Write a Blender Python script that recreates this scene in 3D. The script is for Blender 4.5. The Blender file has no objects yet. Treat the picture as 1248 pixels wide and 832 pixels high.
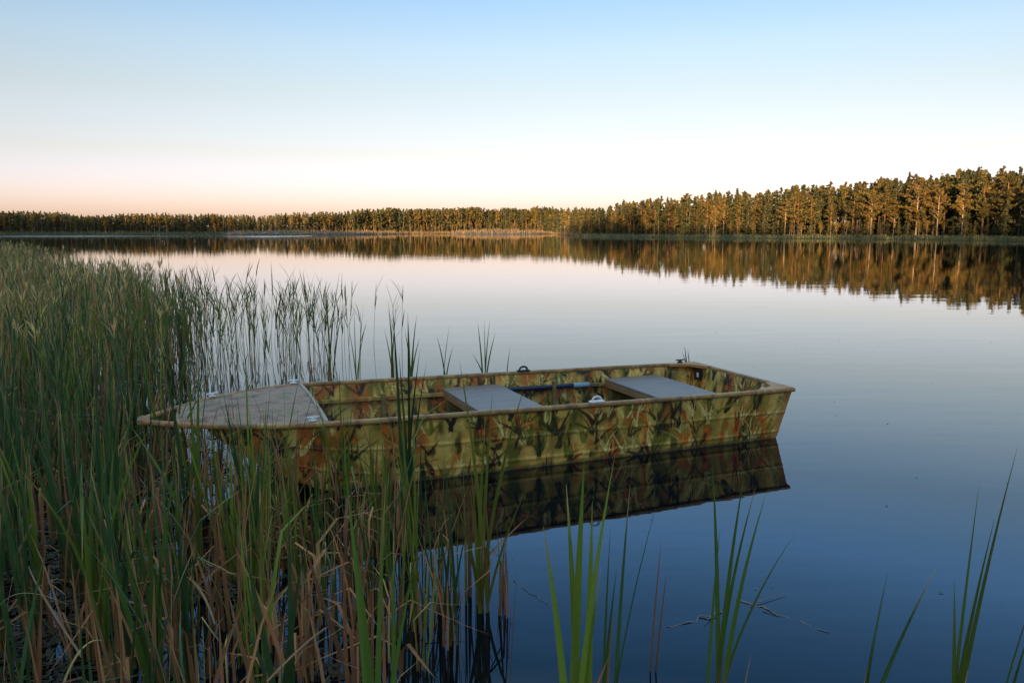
import bpy, math, random
import numpy as np
from mathutils import Vector

random.seed(11)
rng = np.random.default_rng(7)
scn = bpy.context.scene
COL = scn.collection
R = math.radians

# ------------------------------------------------------------------ camera
CAM_H = 1.7
FPX = 28 / 36 * 1248
PITCH = math.atan((416 - 281) / FPX)
cam_d = bpy.data.cameras.new("camera")
cam_d.lens = 28
cam_d.sensor_width = 36
cam_d.clip_start = 0.05
cam_d.clip_end = 12000
cam = bpy.data.objects.new("camera", cam_d)
cam.location = (0, 0, CAM_H)
cam.rotation_euler = (math.pi / 2 - PITCH, 0, 0)
COL.objects.link(cam)
scn.camera = cam

# ------------------------------------------------------------------ light
SUN_EL = 5.0
SUN_AZ = -166.0          # clockwise from +Y (the view direction): behind the camera, to the left
SKY_STRENGTH = 0.15
world = bpy.data.worlds.new("World")
scn.world = world
world.use_nodes = True
wn, wl = world.node_tree.nodes, world.node_tree.links
wn.clear()
w_out = wn.new("ShaderNodeOutputWorld")
w_bg = wn.new("ShaderNodeBackground")
sky = wn.new("ShaderNodeTexSky")
sky.sky_type = 'NISHITA'
sky.sun_disc = False
sky.sun_elevation = R(SUN_EL)
sky.sun_rotation = R(SUN_AZ)
sky.altitude = 0
sky.air_density = 1.0
sky.dust_density = 1.0
sky.ozone_density = 1.0
w_bg.inputs[1].default_value = SKY_STRENGTH
w_tc = wn.new("ShaderNodeTexCoord")              # evening air: the band over the horizon is paler and pinker than the model's
w_sep = wn.new("ShaderNodeSeparateXYZ")
w_ramp = wn.new("ShaderNodeValToRGB")
w_el = w_ramp.color_ramp.elements
while len(w_el) < 8: w_el.new(.5)
for e_, (p_, c_) in zip(w_el, ((0.02, (.73, .735, 1.88)), (.09, (.63, .575, .88)), (.16, (.64, .575, .69)), (.21, (.63, .61, .735)), (.28, (.51, .595, .79)), (.36, (.49, .78, 1.26)), (.50, (.28, .55, .90)), (.72, (2.2, 1.95, 1.6)))):
    e_.position = p_; e_.color = (c_[0] / 2, c_[1] / 2, c_[2] / 2, 1)  # above the frame: bluer for the water, overhead brightened as added boat fill
w_m = wn.new("ShaderNodeMix"); w_m.data_type = 'RGBA'; w_m.blend_type = 'MULTIPLY'; w_m.inputs[0].default_value = 1
w_s = wn.new("ShaderNodeVectorMath"); w_s.operation = 'SCALE'; w_s.inputs["Scale"].default_value = 2
wl.new(w_tc.outputs["Generated"], w_sep.inputs[0]); wl.new(w_sep.outputs[2], w_ramp.inputs[0])
wl.new(sky.outputs[0], w_m.inputs[6]); wl.new(w_ramp.outputs[0], w_m.inputs[7])
wl.new(w_m.outputs[2], w_s.inputs[0]); wl.new(w_s.outputs[0], w_bg.inputs[0])
wl.new(w_bg.outputs[0], w_out.inputs[0])

sun_d = bpy.data.lights.new("sun", 'SUN')
sun_d.energy = 5.0
sun_d.angle = R(0.5)
sun_d.color = (1.0, 0.58, 0.26)
sun = bpy.data.objects.new("sun", sun_d)
S_DIR = Vector((math.sin(R(SUN_AZ)) * math.cos(R(SUN_EL)), math.cos(R(SUN_AZ)) * math.cos(R(SUN_EL)), math.sin(R(SUN_EL))))
sun.rotation_euler = S_DIR.to_track_quat('Z', 'Y').to_euler()
sun.location = (0, 0, 60)
COL.objects.link(sun)

vs = scn.view_settings
vs.view_transform = 'Standard'
vs.look = 'None'
vs.exposure = 1.55
vs.gamma = 1.0
vs.use_curve_mapping = False

# ------------------------------------------------------------------ helpers
def tag(o, label=None, cat=None, group=None, kind=None):
    if label: o["label"] = label
    if cat: o["category"] = cat
    if group: o["group"] = group
    if kind: o["kind"] = kind
    return o

def empty(name, loc=(0, 0, 0), rz=0.0):
    o = bpy.data.objects.new(name, None)
    o.empty_display_size = 0.1
    o.location = loc
    o.rotation_euler = (0, 0, rz)
    COL.objects.link(o)
    return o

def mesh_obj(name, V, F, mat, parent=None, colors=None, smooth=False):
    """one mesh object from arrays; F is an (n,4)/(n,3) int array or a list of index tuples"""
    me = bpy.data.meshes.new(name)
    V = np.asarray(V, dtype=np.float32)
    if isinstance(F, np.ndarray):
        n, k = F.shape
        me.vertices.add(len(V)); me.vertices.foreach_set("co", V.ravel())
        me.loops.add(n * k); me.loops.foreach_set("vertex_index", F.astype(np.int32).ravel())
        me.polygons.add(n)
        me.polygons.foreach_set("loop_start", np.arange(0, n * k, k, dtype=np.int32))
        me.update(calc_edges=True)
    else:
        me.from_pydata([tuple(map(float, v)) for v in V], [], [tuple(f) for f in F])
        me.update()
    if colors is not None:
        c = np.ones((len(V), 4), dtype=np.float32); c[:, :3] = colors
        a = me.color_attributes.new("Col", 'FLOAT_COLOR', 'POINT')
        a.data.foreach_set("color", c.ravel())
    if smooth:
        me.polygons.foreach_set("use_smooth", np.ones(len(me.polygons), dtype=bool))
    me.validate()
    me.materials.append(mat)
    o = bpy.data.objects.new(name, me)
    COL.objects.link(o)
    if parent is not None: o.parent = parent
    return o

class MB:
    """collects pieces with a colour per vertex"""
    def __init__(s): s.V, s.F, s.C, s.n = [], [], [], 0
    def add(s, V, F, C=(1, 1, 1)):
        V = np.asarray(V, float)
        C = np.asarray(C, float)
        if C.ndim == 1: C = np.tile(C, (len(V), 1))
        s.V.append(V); s.C.append(C)
        s.F += [tuple(int(i) + s.n for i in f) for f in F]
        s.n += len(V)
    def build(s, name, mat, parent=None, smooth=False):
        return mesh_obj(name, np.concatenate(s.V), s.F, mat, parent, np.concatenate(s.C), smooth)

def box(mb, c, size, col=(1, 1, 1), bev=0.0, skew=None):
    cx, cy, cz = c; x, y, z = (q / 2 for q in size)
    b = min(bev, x * .9, y * .9, z * .9)
    if b <= 0:
        V = [(sx * x, sy * y, sz * z) for sz in (-1, 1) for sy in (-1, 1) for sx in (-1, 1)]
        F = [(0, 2, 3, 1), (4, 5, 7, 6), (0, 1, 5, 4), (2, 6, 7, 3), (0, 4, 6, 2), (1, 3, 7, 5)]
    else:
        ring = lambda X, Y, Z: [(X - 0, -Y + b, Z), (X, Y - b, Z), (X - b, Y, Z), (-X + b, Y, Z), (-X, Y - b, Z), (-X, -Y + b, Z), (-X + b, -Y, Z), (X - b, -Y, Z)]
        V = ring(x - b, y - b, -z) + ring(x, y, -z + b) + ring(x, y, z - b) + ring(x - b, y - b, z)
        F = [tuple(range(7, -1, -1)), tuple(range(24, 32))]
        for k in range(3):
            for i in range(8):
                j = (i + 1) % 8
                F.append((k * 8 + i, k * 8 + j, k * 8 + 8 + j, k * 8 + 8 + i))
    mb.add(np.array(V) + [cx, cy, cz], F, col)

def sweep(mb, path, prof, col=(1, 1, 1), cap=True, up=(0, 0, 1), scale=None):
    """sweep a closed profile (list of (side, up)) along a polyline"""
    P = np.asarray(path, float); n = len(P); m = len(prof)
    V = []
    for i in range(n):
        t = P[min(i + 1, n - 1)] - P[max(i - 1, 0)]; t /= np.linalg.norm(t) + 1e-9
        a = np.cross(t, up); a /= np.linalg.norm(a) + 1e-9
        b = np.cross(a, t)
        s = 1 if scale is None else scale[i]
        for (q, w) in prof: V.append(P[i] + a * q * s + b * w * s)
    F = []
    for i in range(n - 1):
        for j in range(m):
            k = (j + 1) % m
            F.append((i * m + j, i * m + k, (i + 1) * m + k, (i + 1) * m + j))
    if cap:
        F.append(tuple(range(m - 1, -1, -1))); F.append(tuple((n - 1) * m + j for j in range(m)))
    mb.add(V, F, col)

def circ(r, n=8): return [(r * math.cos(2 * math.pi * k / n), r * math.sin(2 * math.pi * k / n)) for k in range(n)]

def ray(px, py):
    xc, yc = (px - 624) / FPX, -(py - 416) / FPX
    return np.array([xc, math.cos(PITCH) + yc * math.sin(PITCH), -math.sin(PITCH) + yc * math.cos(PITCH)])
def at_z(px, py, z=0.0):
    r = ray(px, py); return np.array([0, 0, CAM_H]) + (z - CAM_H) / r[2] * r
def at_d(px, py, d):
    r = ray(px, py); return np.array([0, 0, CAM_H]) + d / r[1] * r
def px_x(x, y): return 624 + FPX * x / (y * math.cos(PITCH) + CAM_H * math.sin(PITCH))

# ------------------------------------------------------------------ materials
def new_mat(name):
    m = bpy.data.materials.new(name); m.use_nodes = True
    nt = m.node_tree; nt.nodes.clear()
    out = nt.nodes.new("ShaderNodeOutputMaterial")
    b = nt.nodes.new("ShaderNodeBsdfPrincipled")
    nt.links.new(b.outputs[0], out.inputs[0])
    return m, nt, b, out
def N(nt, t, **kw):
    n = nt.nodes.new(t)
    for k, v in kw.items(): setattr(n, k, v)
    return n
def noise(nt, scale, detail=4, rough=.55, coord="Object", stretch=None):
    tc = N(nt, "ShaderNodeTexCoord"); nz = N(nt, "ShaderNodeTexNoise")
    nz.inputs["Scale"].default_value = scale; nz.inputs["Detail"].default_value = detail; nz.inputs["Roughness"].default_value = rough
    if stretch:
        mp = N(nt, "ShaderNodeMapping"); mp.inputs["Scale"].default_value = stretch
        nt.links.new(tc.outputs[coord], mp.inputs[0]); nt.links.new(mp.outputs[0], nz.inputs[0])
    else: nt.links.new(tc.outputs[coord], nz.inputs[0])
    return nz
def ramp(nt, src, stops):
    r = N(nt, "ShaderNodeValToRGB"); el = r.color_ramp.elements
    while len(el) < len(stops): el.new(.5)
    for e, (p, c) in zip(el, stops): e.position = p; e.color = (*c, 1) if len(c) == 3 else c
    nt.links.new(src, r.inputs[0]); return r
def mixc(nt, fac, a, b, mode='MIX'):
    m = N(nt, "ShaderNodeMix", data_type='RGBA', blend_type=mode)
    for s, v in ((0, fac), (6, a), (7, b)):
        if isinstance(v, (int, float)): m.inputs[s].default_value = v
        elif isinstance(v, tuple): m.inputs[s].default_value = (*v, 1)
        else: nt.links.new(v, m.inputs[s])
    return m.outputs[2]
def bump(nt, b, src, strength=.3, dist=.01):
    n = N(nt, "ShaderNodeBump"); n.inputs["Strength"].default_value = strength; n.inputs["Distance"].default_value = dist
    nt.links.new(src, n.inputs["Height"]); nt.links.new(n.outputs[0], b.inputs["Normal"]); return n

def leaf_mat(name, rough=.45, trans=.3, var=.25, nscale=9.0, stretch=(1, 1, .25)):
    m, nt, b, out = new_mat(name)
    at = N(nt, "ShaderNodeAttribute", attribute_name="Col")
    nz = noise(nt, nscale, 3, .6, stretch=stretch)
    oi = N(nt, "ShaderNodeObjectInfo")
    mr = N(nt, "ShaderNodeMapRange"); mr.inputs[3].default_value = 1 - var; mr.inputs[4].default_value = 1 + var
    nt.links.new(nz.outputs[0], mr.inputs[0])
    mr2 = N(nt, "ShaderNodeMapRange"); mr2.inputs[3].default_value = .75; mr2.inputs[4].default_value = 1.25
    nt.links.new(oi.outputs["Random"], mr2.inputs[0])
    mu = N(nt, "ShaderNodeMath", operation='MULTIPLY'); nt.links.new(mr.outputs[0], mu.inputs[0]); nt.links.new(mr2.outputs[0], mu.inputs[1])
    c = N(nt, "ShaderNodeVectorMath", operation='SCALE'); nt.links.new(at.outputs["Color"], c.inputs[0]); nt.links.new(mu.outputs[0], c.inputs["Scale"])
    nt.links.new(c.outputs[0], b.inputs["Base Color"])
    b.inputs["Roughness"].default_value = rough
    tr = N(nt, "ShaderNodeBsdfTranslucent"); nt.links.new(c.outputs[0], tr.inputs[0])
    mx = N(nt, "ShaderNodeMixShader"); mx.inputs[0].default_value = trans
    nt.links.new(b.outputs[0], mx.inputs[1]); nt.links.new(tr.outputs[0], mx.inputs[2]); nt.links.new(mx.outputs[0], out.inputs[0])
    return m

M = {}
M['leaf'] = leaf_mat("reed_leaf", .42, .28)
M['dry'] = leaf_mat("dry_reed", .75, .12, .35, 14)
M['needle'] = leaf_mat("tree_foliage", .7, .42, .3, .6, (1, 1, 1))
M['litter'] = leaf_mat("floating_litter", .7, .0, .3, 20, (1, 1, 1))

def bark_mat():
    m, nt, b, out = new_mat("bark")
    at = N(nt, "ShaderNodeAttribute", attribute_name="Col")
    nz = noise(nt, 3, 5, .65, stretch=(1, 1, .3))
    r = ramp(nt, nz.outputs[0], [(.3, (.45, .45, .45)), (.7, (1.25, 1.2, 1.15))])
    nt.links.new(mixc(nt, 1.0, at.outputs["Color"], r.outputs[0], 'MULTIPLY'), b.inputs["Base Color"])
    b.inputs["Roughness"].default_value = .85
    return m
M['bark'] = bark_mat()

def water_mat():
    m, nt, b, out = new_mat("lake_water")
    b.inputs["Base Color"].default_value = (.0006, .003, .006, 1)
    b.inputs["Roughness"].default_value = .012
    b.inputs["IOR"].default_value = 1.53
    n1 = noise(nt, 1.0, 3, .5, stretch=(.35, 1.3, 1))
    n2 = noise(nt, 7.0, 2, .5, stretch=(.6, 1.2, 1))
    ad = N(nt, "ShaderNodeMath", operation='MULTIPLY_ADD'); ad.inputs[1].default_value = .12
    nt.links.new(n2.outputs[0], ad.inputs[0]); nt.links.new(n1.outputs[0], ad.inputs[2])
    at = N(nt, "ShaderNodeAttribute", attribute_name="Col")
    mr = N(nt, "ShaderNodeMapRange"); mr.inputs[3].default_value = .012; mr.inputs[4].default_value = .30
    nt.links.new(at.outputs["Fac"], mr.inputs[0]); nt.links.new(mr.outputs[0], b.inputs["Roughness"])
    bump(nt, b, ad.outputs[0], .12, .02)
    return m
M['water'] = water_mat()

def ground_mat():
    m, nt, b, out = new_mat("shore_ground")
    n1 = noise(nt, .35, 6, .65); n2 = noise(nt, 6, 4, .6)
    r1 = ramp(nt, n1.outputs[0], [(.3, (.035, .05, .018)), (.5, (.06, .075, .028)), (.7, (.12, .10, .05))])
    r2 = ramp(nt, n2.outputs[0], [(.3, (.6, .6, .6)), (.7, (1.3, 1.3, 1.25))])
    nt.links.new(mixc(nt, 1.0, r1.outputs[0], r2.outputs[0], 'MULTIPLY'), b.inputs["Base Color"])
    b.inputs["Roughness"].default_value = .95
    bump(nt, b, n2.outputs[0], .6, .05)
    return m
M['ground'] = ground_mat()

def paint_mat(name="camouflage_paint"):
    m, nt, b, out = new_mat(name)
    at = N(nt, "ShaderNodeAttribute", attribute_name="Col")
    nz = noise(nt, 35, 5, .7); n2 = noise(nt, 3.5, 5, .7, stretch=(1, 1, 2.5))
    r = ramp(nt, nz.outputs[0], [(.35, (.78, .78, .78)), (.65, (1.12, 1.1, 1.08))])
    grime = ramp(nt, n2.outputs[0], [(.35, (.62, .56, .47)), (.55, (1, 1, 1))])
    c = mixc(nt, 1.0, at.outputs["Color"], r.outputs[0], 'MULTIPLY')
    c = mixc(nt, .7, c, grime.outputs[0], 'MULTIPLY')
    nt.links.new(c, b.inputs["Base Color"])
    rr = ramp(nt, n2.outputs[0], [(.3, (.62, .62, .62)), (.7, (.42, .42, .42))])
    nt.links.new(rr.outputs[0], b.inputs["Roughness"])
    bump(nt, b, nz.outputs[0], .12, .003)
    return m
M['camo'] = paint_mat()

def simple_mat(name, col, rough=.5, metal=0.0, nscale=20, var=.2, stretch=None, bmp=.1):
    m, nt, b, out = new_mat(name)
    nz = noise(nt, nscale, 5, .65, stretch=stretch)
    c = np.array(col)
    r = ramp(nt, nz.outputs[0], [(.3, tuple(c * (1 - var))), (.7, tuple(np.minimum(c * (1 + var), 1)))])
    nt.links.new(r.outputs[0], b.inputs["Base Color"])
    b.inputs["Roughness"].default_value = rough; b.inputs["Metallic"].default_value = metal
    bump(nt, b, nz.outputs[0], bmp, .004)
    return m
M['bench'] = simple_mat("bench_aluminium", (.235, .195, .175), .5, .1, 12, .32, (.25, 4, 1))
M['white'] = simple_mat("white_fitting", (.75, .76, .78), .4)
M['black'] = simple_mat("black_plastic", (.012, .013, .018), .4)
M['blue'] = simple_mat("dark_blue_paint", (.012, .022, .06), .35)
M['paleblue'] = simple_mat("pale_blue_grip", (.22, .36, .48), .45)
M['twig'] = simple_mat("twig_bark", (.22, .19, .17), .7, 0, 30, .4)
M['stone'] = simple_mat("shore_stone", (.19, .165, .155), .9, 0, 1.5, .4)

def deck_mat():
    m, nt, b, out = new_mat("weathered_deck")
    at = N(nt, "ShaderNodeAttribute", attribute_name="Col")
    grain = noise(nt, 9, 6, .7, stretch=(.8, 9, 1)); patch = noise(nt, 2.6, 4, .6); spot = noise(nt, 30, 4, .7)
    g = ramp(nt, grain.outputs[0], [(.3, (.62, .6, .58)), (.7, (1.2, 1.18, 1.15))])
    patch.inputs['Scale'].default_value = 4.5
    p = ramp(nt, patch.outputs[0], [(.32, (.13, .12, .05)), (.42, (.31, .23, .13)), (.50, (.40, .26, .17)), (.58, (.29, .16, .11)), (.66, (.12, .115, .05))])
    c = mixc(nt, 1.0, p.outputs[0], g.outputs[0], 'MULTIPLY')
    s = ramp(nt, spot.outputs[0], [(.62, (1, 1, 1)), (.75, (.55, .45, .38))])
    c = mixc(nt, 1.0, c, s.outputs[0], 'MULTIPLY')
    c = mixc(nt, 1.0, c, at.outputs["Color"], 'MULTIPLY')
    nt.links.new(c, b.inputs["Base Color"]); b.inputs["Roughness"].default_value = .6
    bump(nt, b, grain.outputs[0], .25, .004)
    return m
M['deck'] = deck_mat()

# ------------------------------------------------------------------ lake shore, ground, water
# distance of the waterline by direction (degrees clockwise from the view direction)
def _pt(px, y):
    p = at_z(px, y); return math.degrees(math.atan2(p[0], p[1])), math.hypot(p[0], p[1])
shore = [(-180, .9), (-150, 1.1), (-120, 2.6), (-95, 9), (-75, 40), (-60, 110), (-48, 200)]
for q in ((-60, 286.9), (60, 286.9), (200, 286.7), (330, 286.2), (430, 285.6), (520, 285.2), (600, 284.9), (668, 285.0), (690, 286.8), (712, 288.2), (760, 289.0), (900, 290.3), (1020, 291.2), (1120, 292.0), (1248, 293.8)):
    shore.append(_pt(*q))
shore += [(42, 95), (55, 60), (75, 25), (95, 8), (120, 2.6), (150, 1.1), (180, .9)]
SH_A = np.array([s[0] for s in shore]); SH_R = np.array([s[1] for s in shore])
SPIT_A = np.degrees(np.arctan((np.array([270, 300, 330, 380, 430, 475, 500, 545, 575, 610, 650, 672]) - 624) / FPX))
SPIT_V = np.array([0, .10, .15, .11, .09, .05, 0, 0, .17, .20, .12, 0])
def base_r(az): return np.exp(np.interp(az, SH_A, np.log(SH_R)))
def shore_r(az): return base_r(az) * (1 - np.interp(az, SPIT_A, SPIT_V, 0, 0))
def hnoise(x, y, s):
    return (np.sin(x / s * 1.3 + 1.1) * np.cos(y / s * 1.7 + .4) + .5 * np.sin(x / s * 2.9 + y / s * 2.3) + .3 * np.sin(y / s * 5.1 - x / s * 3.7)) / 1.8
def ground_z(x, y):
    x = np.asarray(x, float); y = np.asarray(y, float)
    az = np.degrees(np.arctan2(x, y)); r = np.hypot(x, y)
    t = r - shore_r(az) * (1 + .006 * hnoise(x, y, 9.0))
    behind = np.clip((np.abs(az) - 70) / 50, 0, 1)
    z = np.where(t < 0, np.maximum(t * .12, -1.4), np.minimum(t * .085, .75))
    z = z + np.where(t > 12, np.clip((t - 12) * .018, 0, 3.0), 0) * (1 - behind) + np.clip((t - 2) * .17, 0, 9.0) * behind
    return z + np.where(t > 1, .07 * hnoise(x, y, 3.0) + .02 * hnoise(x, y, .7), 0)

azs = np.radians(np.concatenate([np.linspace(-180, -40, 90, endpoint=False), np.linspace(-40, 40, 340, endpoint=False), np.linspace(40, 180, 90)]))
rs = np.concatenate([[.25], np.geomspace(.6, 60, 60), np.linspace(63, 480, 190), np.geomspace(500, 6000, 24)])
AZ, RR = np.meshgrid(azs, rs, indexing='ij')
X, Y = RR * np.sin(AZ), RR * np.cos(AZ)
Z = ground_z(X, Y)
na, nr = AZ.shape
idx = np.arange(na * nr).reshape(na, nr)
F = np.stack([idx[:-1, :-1], idx[:-1, 1:], idx[1:, 1:], idx[1:, :-1]], -1).reshape(-1, 4)[:, ::-1]
o = mesh_obj("ground", np.stack([X, Y, Z], -1).reshape(-1, 3), F, M['ground'], smooth=True)
tag(o, kind='structure', label="grassy lake shore and lake bed around the water")

wr = np.concatenate([[.2], np.geomspace(.8, 60, 50), np.linspace(62, 460, 260), [700, 1200]])
AZ, RR = np.meshgrid(azs, wr, indexing='ij')
X, Y = RR * np.sin(AZ), RR * np.cos(AZ)
dsh = shore_r(np.degrees(AZ)) - RR
def hump(v, a, b, e): return np.clip((v - a) / e, 0, 1) * np.clip((b - v) / e, 0, 1)
adeg = np.degrees(AZ)
rip = hump(dsh, 1, np.where(adeg < -14, 75, np.where(adeg < 3, 34, 16)), 6) * np.clip(.55 + .6 * hnoise(X, Y * .4, 38), 0, 1) * (RR > 60) * (np.abs(adeg) < 50)
pr = at_z(585, 313.3)
rip = np.maximum(rip, np.clip(1 - np.abs((X - pr[0]) / 6.0), 0, 1) * np.clip(1 - np.abs((Y - pr[1] + .6 * np.sin(X * .9)) / 1.6), 0, 1) * .8)
na, nr = AZ.shape
idx = np.arange(na * nr).reshape(na, nr)
F = np.stack([idx[:-1, :-1], idx[1:, :-1], idx[1:, 1:], idx[:-1, 1:]], -1).reshape(-1, 4)[:, ::-1]
o = mesh_obj("lake_water", np.stack([X, Y, np.zeros_like(X)], -1).reshape(-1, 3), F, M['water'], None, np.repeat(rip.reshape(-1, 1), 3, 1))
tag(o, kind='structure', label="calm blue lake water mirroring the evening sky")

# ------------------------------------------------------------------ trees
def quads_cloud(cent, size, rg, flat=.0):
    """random oriented quads round the centres"""
    n = len(cent)
    a = rg.normal(size=(n, 3)); a /= np.linalg.norm(a, axis=1)[:, None]
    b = rg.normal(size=(n, 3)); b[:, 2] += flat
    b = np.cross(a, b); b /= np.linalg.norm(b, axis=1)[:, None] + 1e-9
    s = np.asarray(size).reshape(-1, 1) * np.ones((n, 1))
    asp = rg.uniform(.45, 1.0, (n, 1))
    V = np.stack([cent - a * s - b * s * asp * .6, cent + a * s * .9 - b * s * asp, cent + a * s * .7 + b * s * asp, cent - a * s * .8 + b * s * asp * .8], 1)
    return V.reshape(-1, 3), np.arange(4 * n).reshape(n, 4)

PINE_C = [np.array(c) for c in ((.105, .090, .020), (.080, .080, .020), (.135, .105, .022), (.050, .062, .020))]
SPRUCE_C = [np.array(c) for c in ((.050, .065, .022), (.040, .058, .022), (.065, .072, .022))]
BIRCH_C = [np.array(c) for c in ((.150, .110, .026), (.120, .105, .026), (.170, .115, .026))]

def crown_points(kind, rg, H, nb, per):
    """branch-wise clump centres of a crown of unit kind; returns centres, sizes, colours, branch list"""
    P, S, C, B = [], [], [], []
    pal = dict(pine=PINE_C, spruce=SPRUCE_C, birch=BIRCH_C)[kind]
    low = dict(pine=rg.uniform(.26, .46), spruce=.06, birch=rg.uniform(.22, .38))[kind]
    wid = dict(pine=rg.uniform(.19, .27), spruce=rg.uniform(.16, .22), birch=rg.uniform(.18, .25))[kind] * H
    lean = rg.normal(0, .012, 2); shape = rg.uniform(.85, 1.25)
    for k in range(nb):
        f = (k + rg.uniform(0, 1)) / nb
        z = (low + (1 - low) * f) * H
        if kind == 'pine': w = wid * ((1 - f) ** .62 * min(1, .55 + 1.6 * f)) * shape + .09 * (1 - f)
        elif kind == 'spruce': w = wid * (1 - f) ** .8 + .1
        else: w = wid * math.sin(math.pi * (.12 + .86 * f)) ** .65
        w *= rg.uniform(.35, 1.25)
        a = rg.uniform(0, 2 * math.pi)
        droop = dict(pine=rg.uniform(.0, .45), spruce=-rg.uniform(.15, .5), birch=rg.uniform(.25, .8))[kind]
        tip = np.array([math.cos(a) * w, math.sin(a) * w, w * droop])
        org = np.array([lean[0] * z, lean[1] * z, z])
        B.append((org, org + tip))
        c = pal[rg.integers(len(pal))] * rg.uniform(.75, 1.25)
        m = max(2, int(per * (.4 + w / (wid + .1))))
        t = rg.uniform(.25, 1.05, m) ** .8
        q = org + tip * t[:, None] + rg.normal(0, 1, (m, 3)) * (np.array([.13, .13, .09]) * (.35 + w * .45))
        P.append(q); S.append(rg.uniform(.7, 1.3, m)); C.append(np.tile(c, (m, 1)) * rg.uniform(.8, 1.2, (m, 1)))
    top = np.array([lean[0] * H, lean[1] * H, H]) + rg.normal(0, .05, (8, 3)) * [1, 1, 3.5] - [0, 0, .15]
    P.append(top); S.append(np.full(8, .6)); C.append(np.tile(pal[0], (8, 1)))
    return np.concatenate(P), np.concatenate(S), np.concatenate(C), B, lean

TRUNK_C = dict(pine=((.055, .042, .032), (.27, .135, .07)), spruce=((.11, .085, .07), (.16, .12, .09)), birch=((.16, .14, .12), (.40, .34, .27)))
def make_tree_meshes(kind, seed, H):
    rg = np.random.default_rng(seed)
    nb, per, sz = dict(pine=(44, 44, .16), spruce=(70, 32, .16), birch=(46, 44, .145))[kind]
    P, S, C, B, lean = crown_points(kind, rg, H, nb, per)
    V, F = quads_cloud(P, S * sz, rg)
    crown = mesh_obj("crown", V, F, M['needle'], None, np.repeat(C, 4, 0))
    mb = MB()
    lo, hi = map(np.array, TRUNK_C[kind])
    path, sc = [], []
    for k in range(11):
        f = k / 10; z = f * H * .98 - .3 * (k == 0)
        path.append((lean[0] * z + .03 * math.sin(f * 7 + seed), lean[1] * z + .03 * math.cos(f * 5 + seed), z)); sc.append(max(.12, (1 - f) ** .8) * (1.25 if k == 0 else 1))
    c0 = np.array([lo + (hi - lo) * min(1, max(0, (k / 10 - .22) * 2.5)) for k in range(11)])  # lower trunk darkened to paint in shade, upper pine bark orange
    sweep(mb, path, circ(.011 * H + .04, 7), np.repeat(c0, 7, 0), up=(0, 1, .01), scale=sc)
    for (a, b) in B:
        sweep(mb, [a - (b - a) * .02, a + (b - a) * .5 + [0, 0, .04], a + (b - a) * .9], circ(.022, 4), hi * .8, up=(.1, .2, 1), scale=[1.2, .8, .3])
    for k in range(6 if kind == 'pine' else 2):      # dead snags on the bare trunk
        z = H * rg.uniform(.15, .4); a = rg.uniform(0, 6.28); L = rg.uniform(.3, .8)
        sweep(mb, [(lean[0] * z, lean[1] * z, z), (lean[0] * z + math.cos(a) * L, lean[1] * z + math.sin(a) * L, z + L * .1)], circ(.016, 4), lo, scale=[1, .3])
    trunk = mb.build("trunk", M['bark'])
    return trunk, crown

TREE_PROTO = {}
for kind, n, H in (('pine', 7, 11.5), ('spruce', 5, 10.5), ('birch', 4, 9.5)):
    lst = []
    for k in range(n):
        t, c = make_tree_meshes(kind, 100 + 17 * k + len(kind), H)
        lst.append((t.data, c.data))
        bpy.data.objects.remove(t); bpy.data.objects.remove(c)
    TREE_PROTO[kind] = (H, lst)

tree_count = {}
def place_tree(kind, x, y, h, label, group, variant=None, wide=1.0):
    H, lst = TREE_PROTO[kind]
    t, c = lst[random.randrange(len(lst)) if variant is None else variant]
    r = empty(kind + "_tree", (x, y, float(ground_z(x, y)) - .05), random.uniform(0, 6.28))
    s = h / H
    r.scale = (s * wide, s * wide, s)
    tag(r, label, "tree", group)
    for nm, me in (("trunk", t), ("crown", c)):
        o = bpy.data.objects.new(nm, me); COL.objects.link(o); o.parent = r
    tree_count[kind] = tree_count.get(kind, 0) + 1
    return r

# height of the tree line above the horizon by picture column
TL_X = np.array([-200, 0, 60, 120, 200, 260, 330, 390, 440, 500, 560, 640, 700, 730, 760, 800, 850, 900, 950, 1000, 1050, 1100, 1150, 1200, 1248, 1400])
TL_Y = np.array([256, 256.5, 258.5, 262, 259, 262, 262, 258.5, 256, 254.5, 254, 253.5, 254, 253.5, 249.5, 244.5, 240, 237.5, 234, 229, 226, 220, 217, 213, 208, 200])
def top_height(x, y):
    """tree height that reaches the tree line at this spot"""
    p = px_x(x, y); ty = np.interp(p, TL_X, TL_Y)
    return (281 - ty) / FPX * y * (1 + .075 * float(hnoise(p, 40.0, 21.0))) + CAM_H - float(ground_z(x, y))

def shore_pt(az, back, edge=base_r):
    r = float(edge(az)) + back; a = R(az); return r * math.sin(a), r * math.cos(a)

def az_of(px): return math.degrees(math.atan2(px - 624, FPX * math.cos(PITCH) + 2))

# right-hand wood, near enough to tell the trees apart
def right_row(back, px0, px1, step, kinds, hf, grp, lab):
    p = px0
    while p < px1:
        az = az_of(p); b = back + random.uniform(-1.6, 1.6)
        x, y = shore_pt(az, b)
        k = random.choices(*kinds)[0]
        h = top_height(x, y) * random.uniform(*hf)
        if k == 'birch': h *= .86
        place_tree(k, x, y, max(3, h), lab[k], grp[k], wide=random.uniform(.85, 1.2))
        p += step * FPX / math.hypot(x, y) * random.uniform(.65, 1.35)

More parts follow.
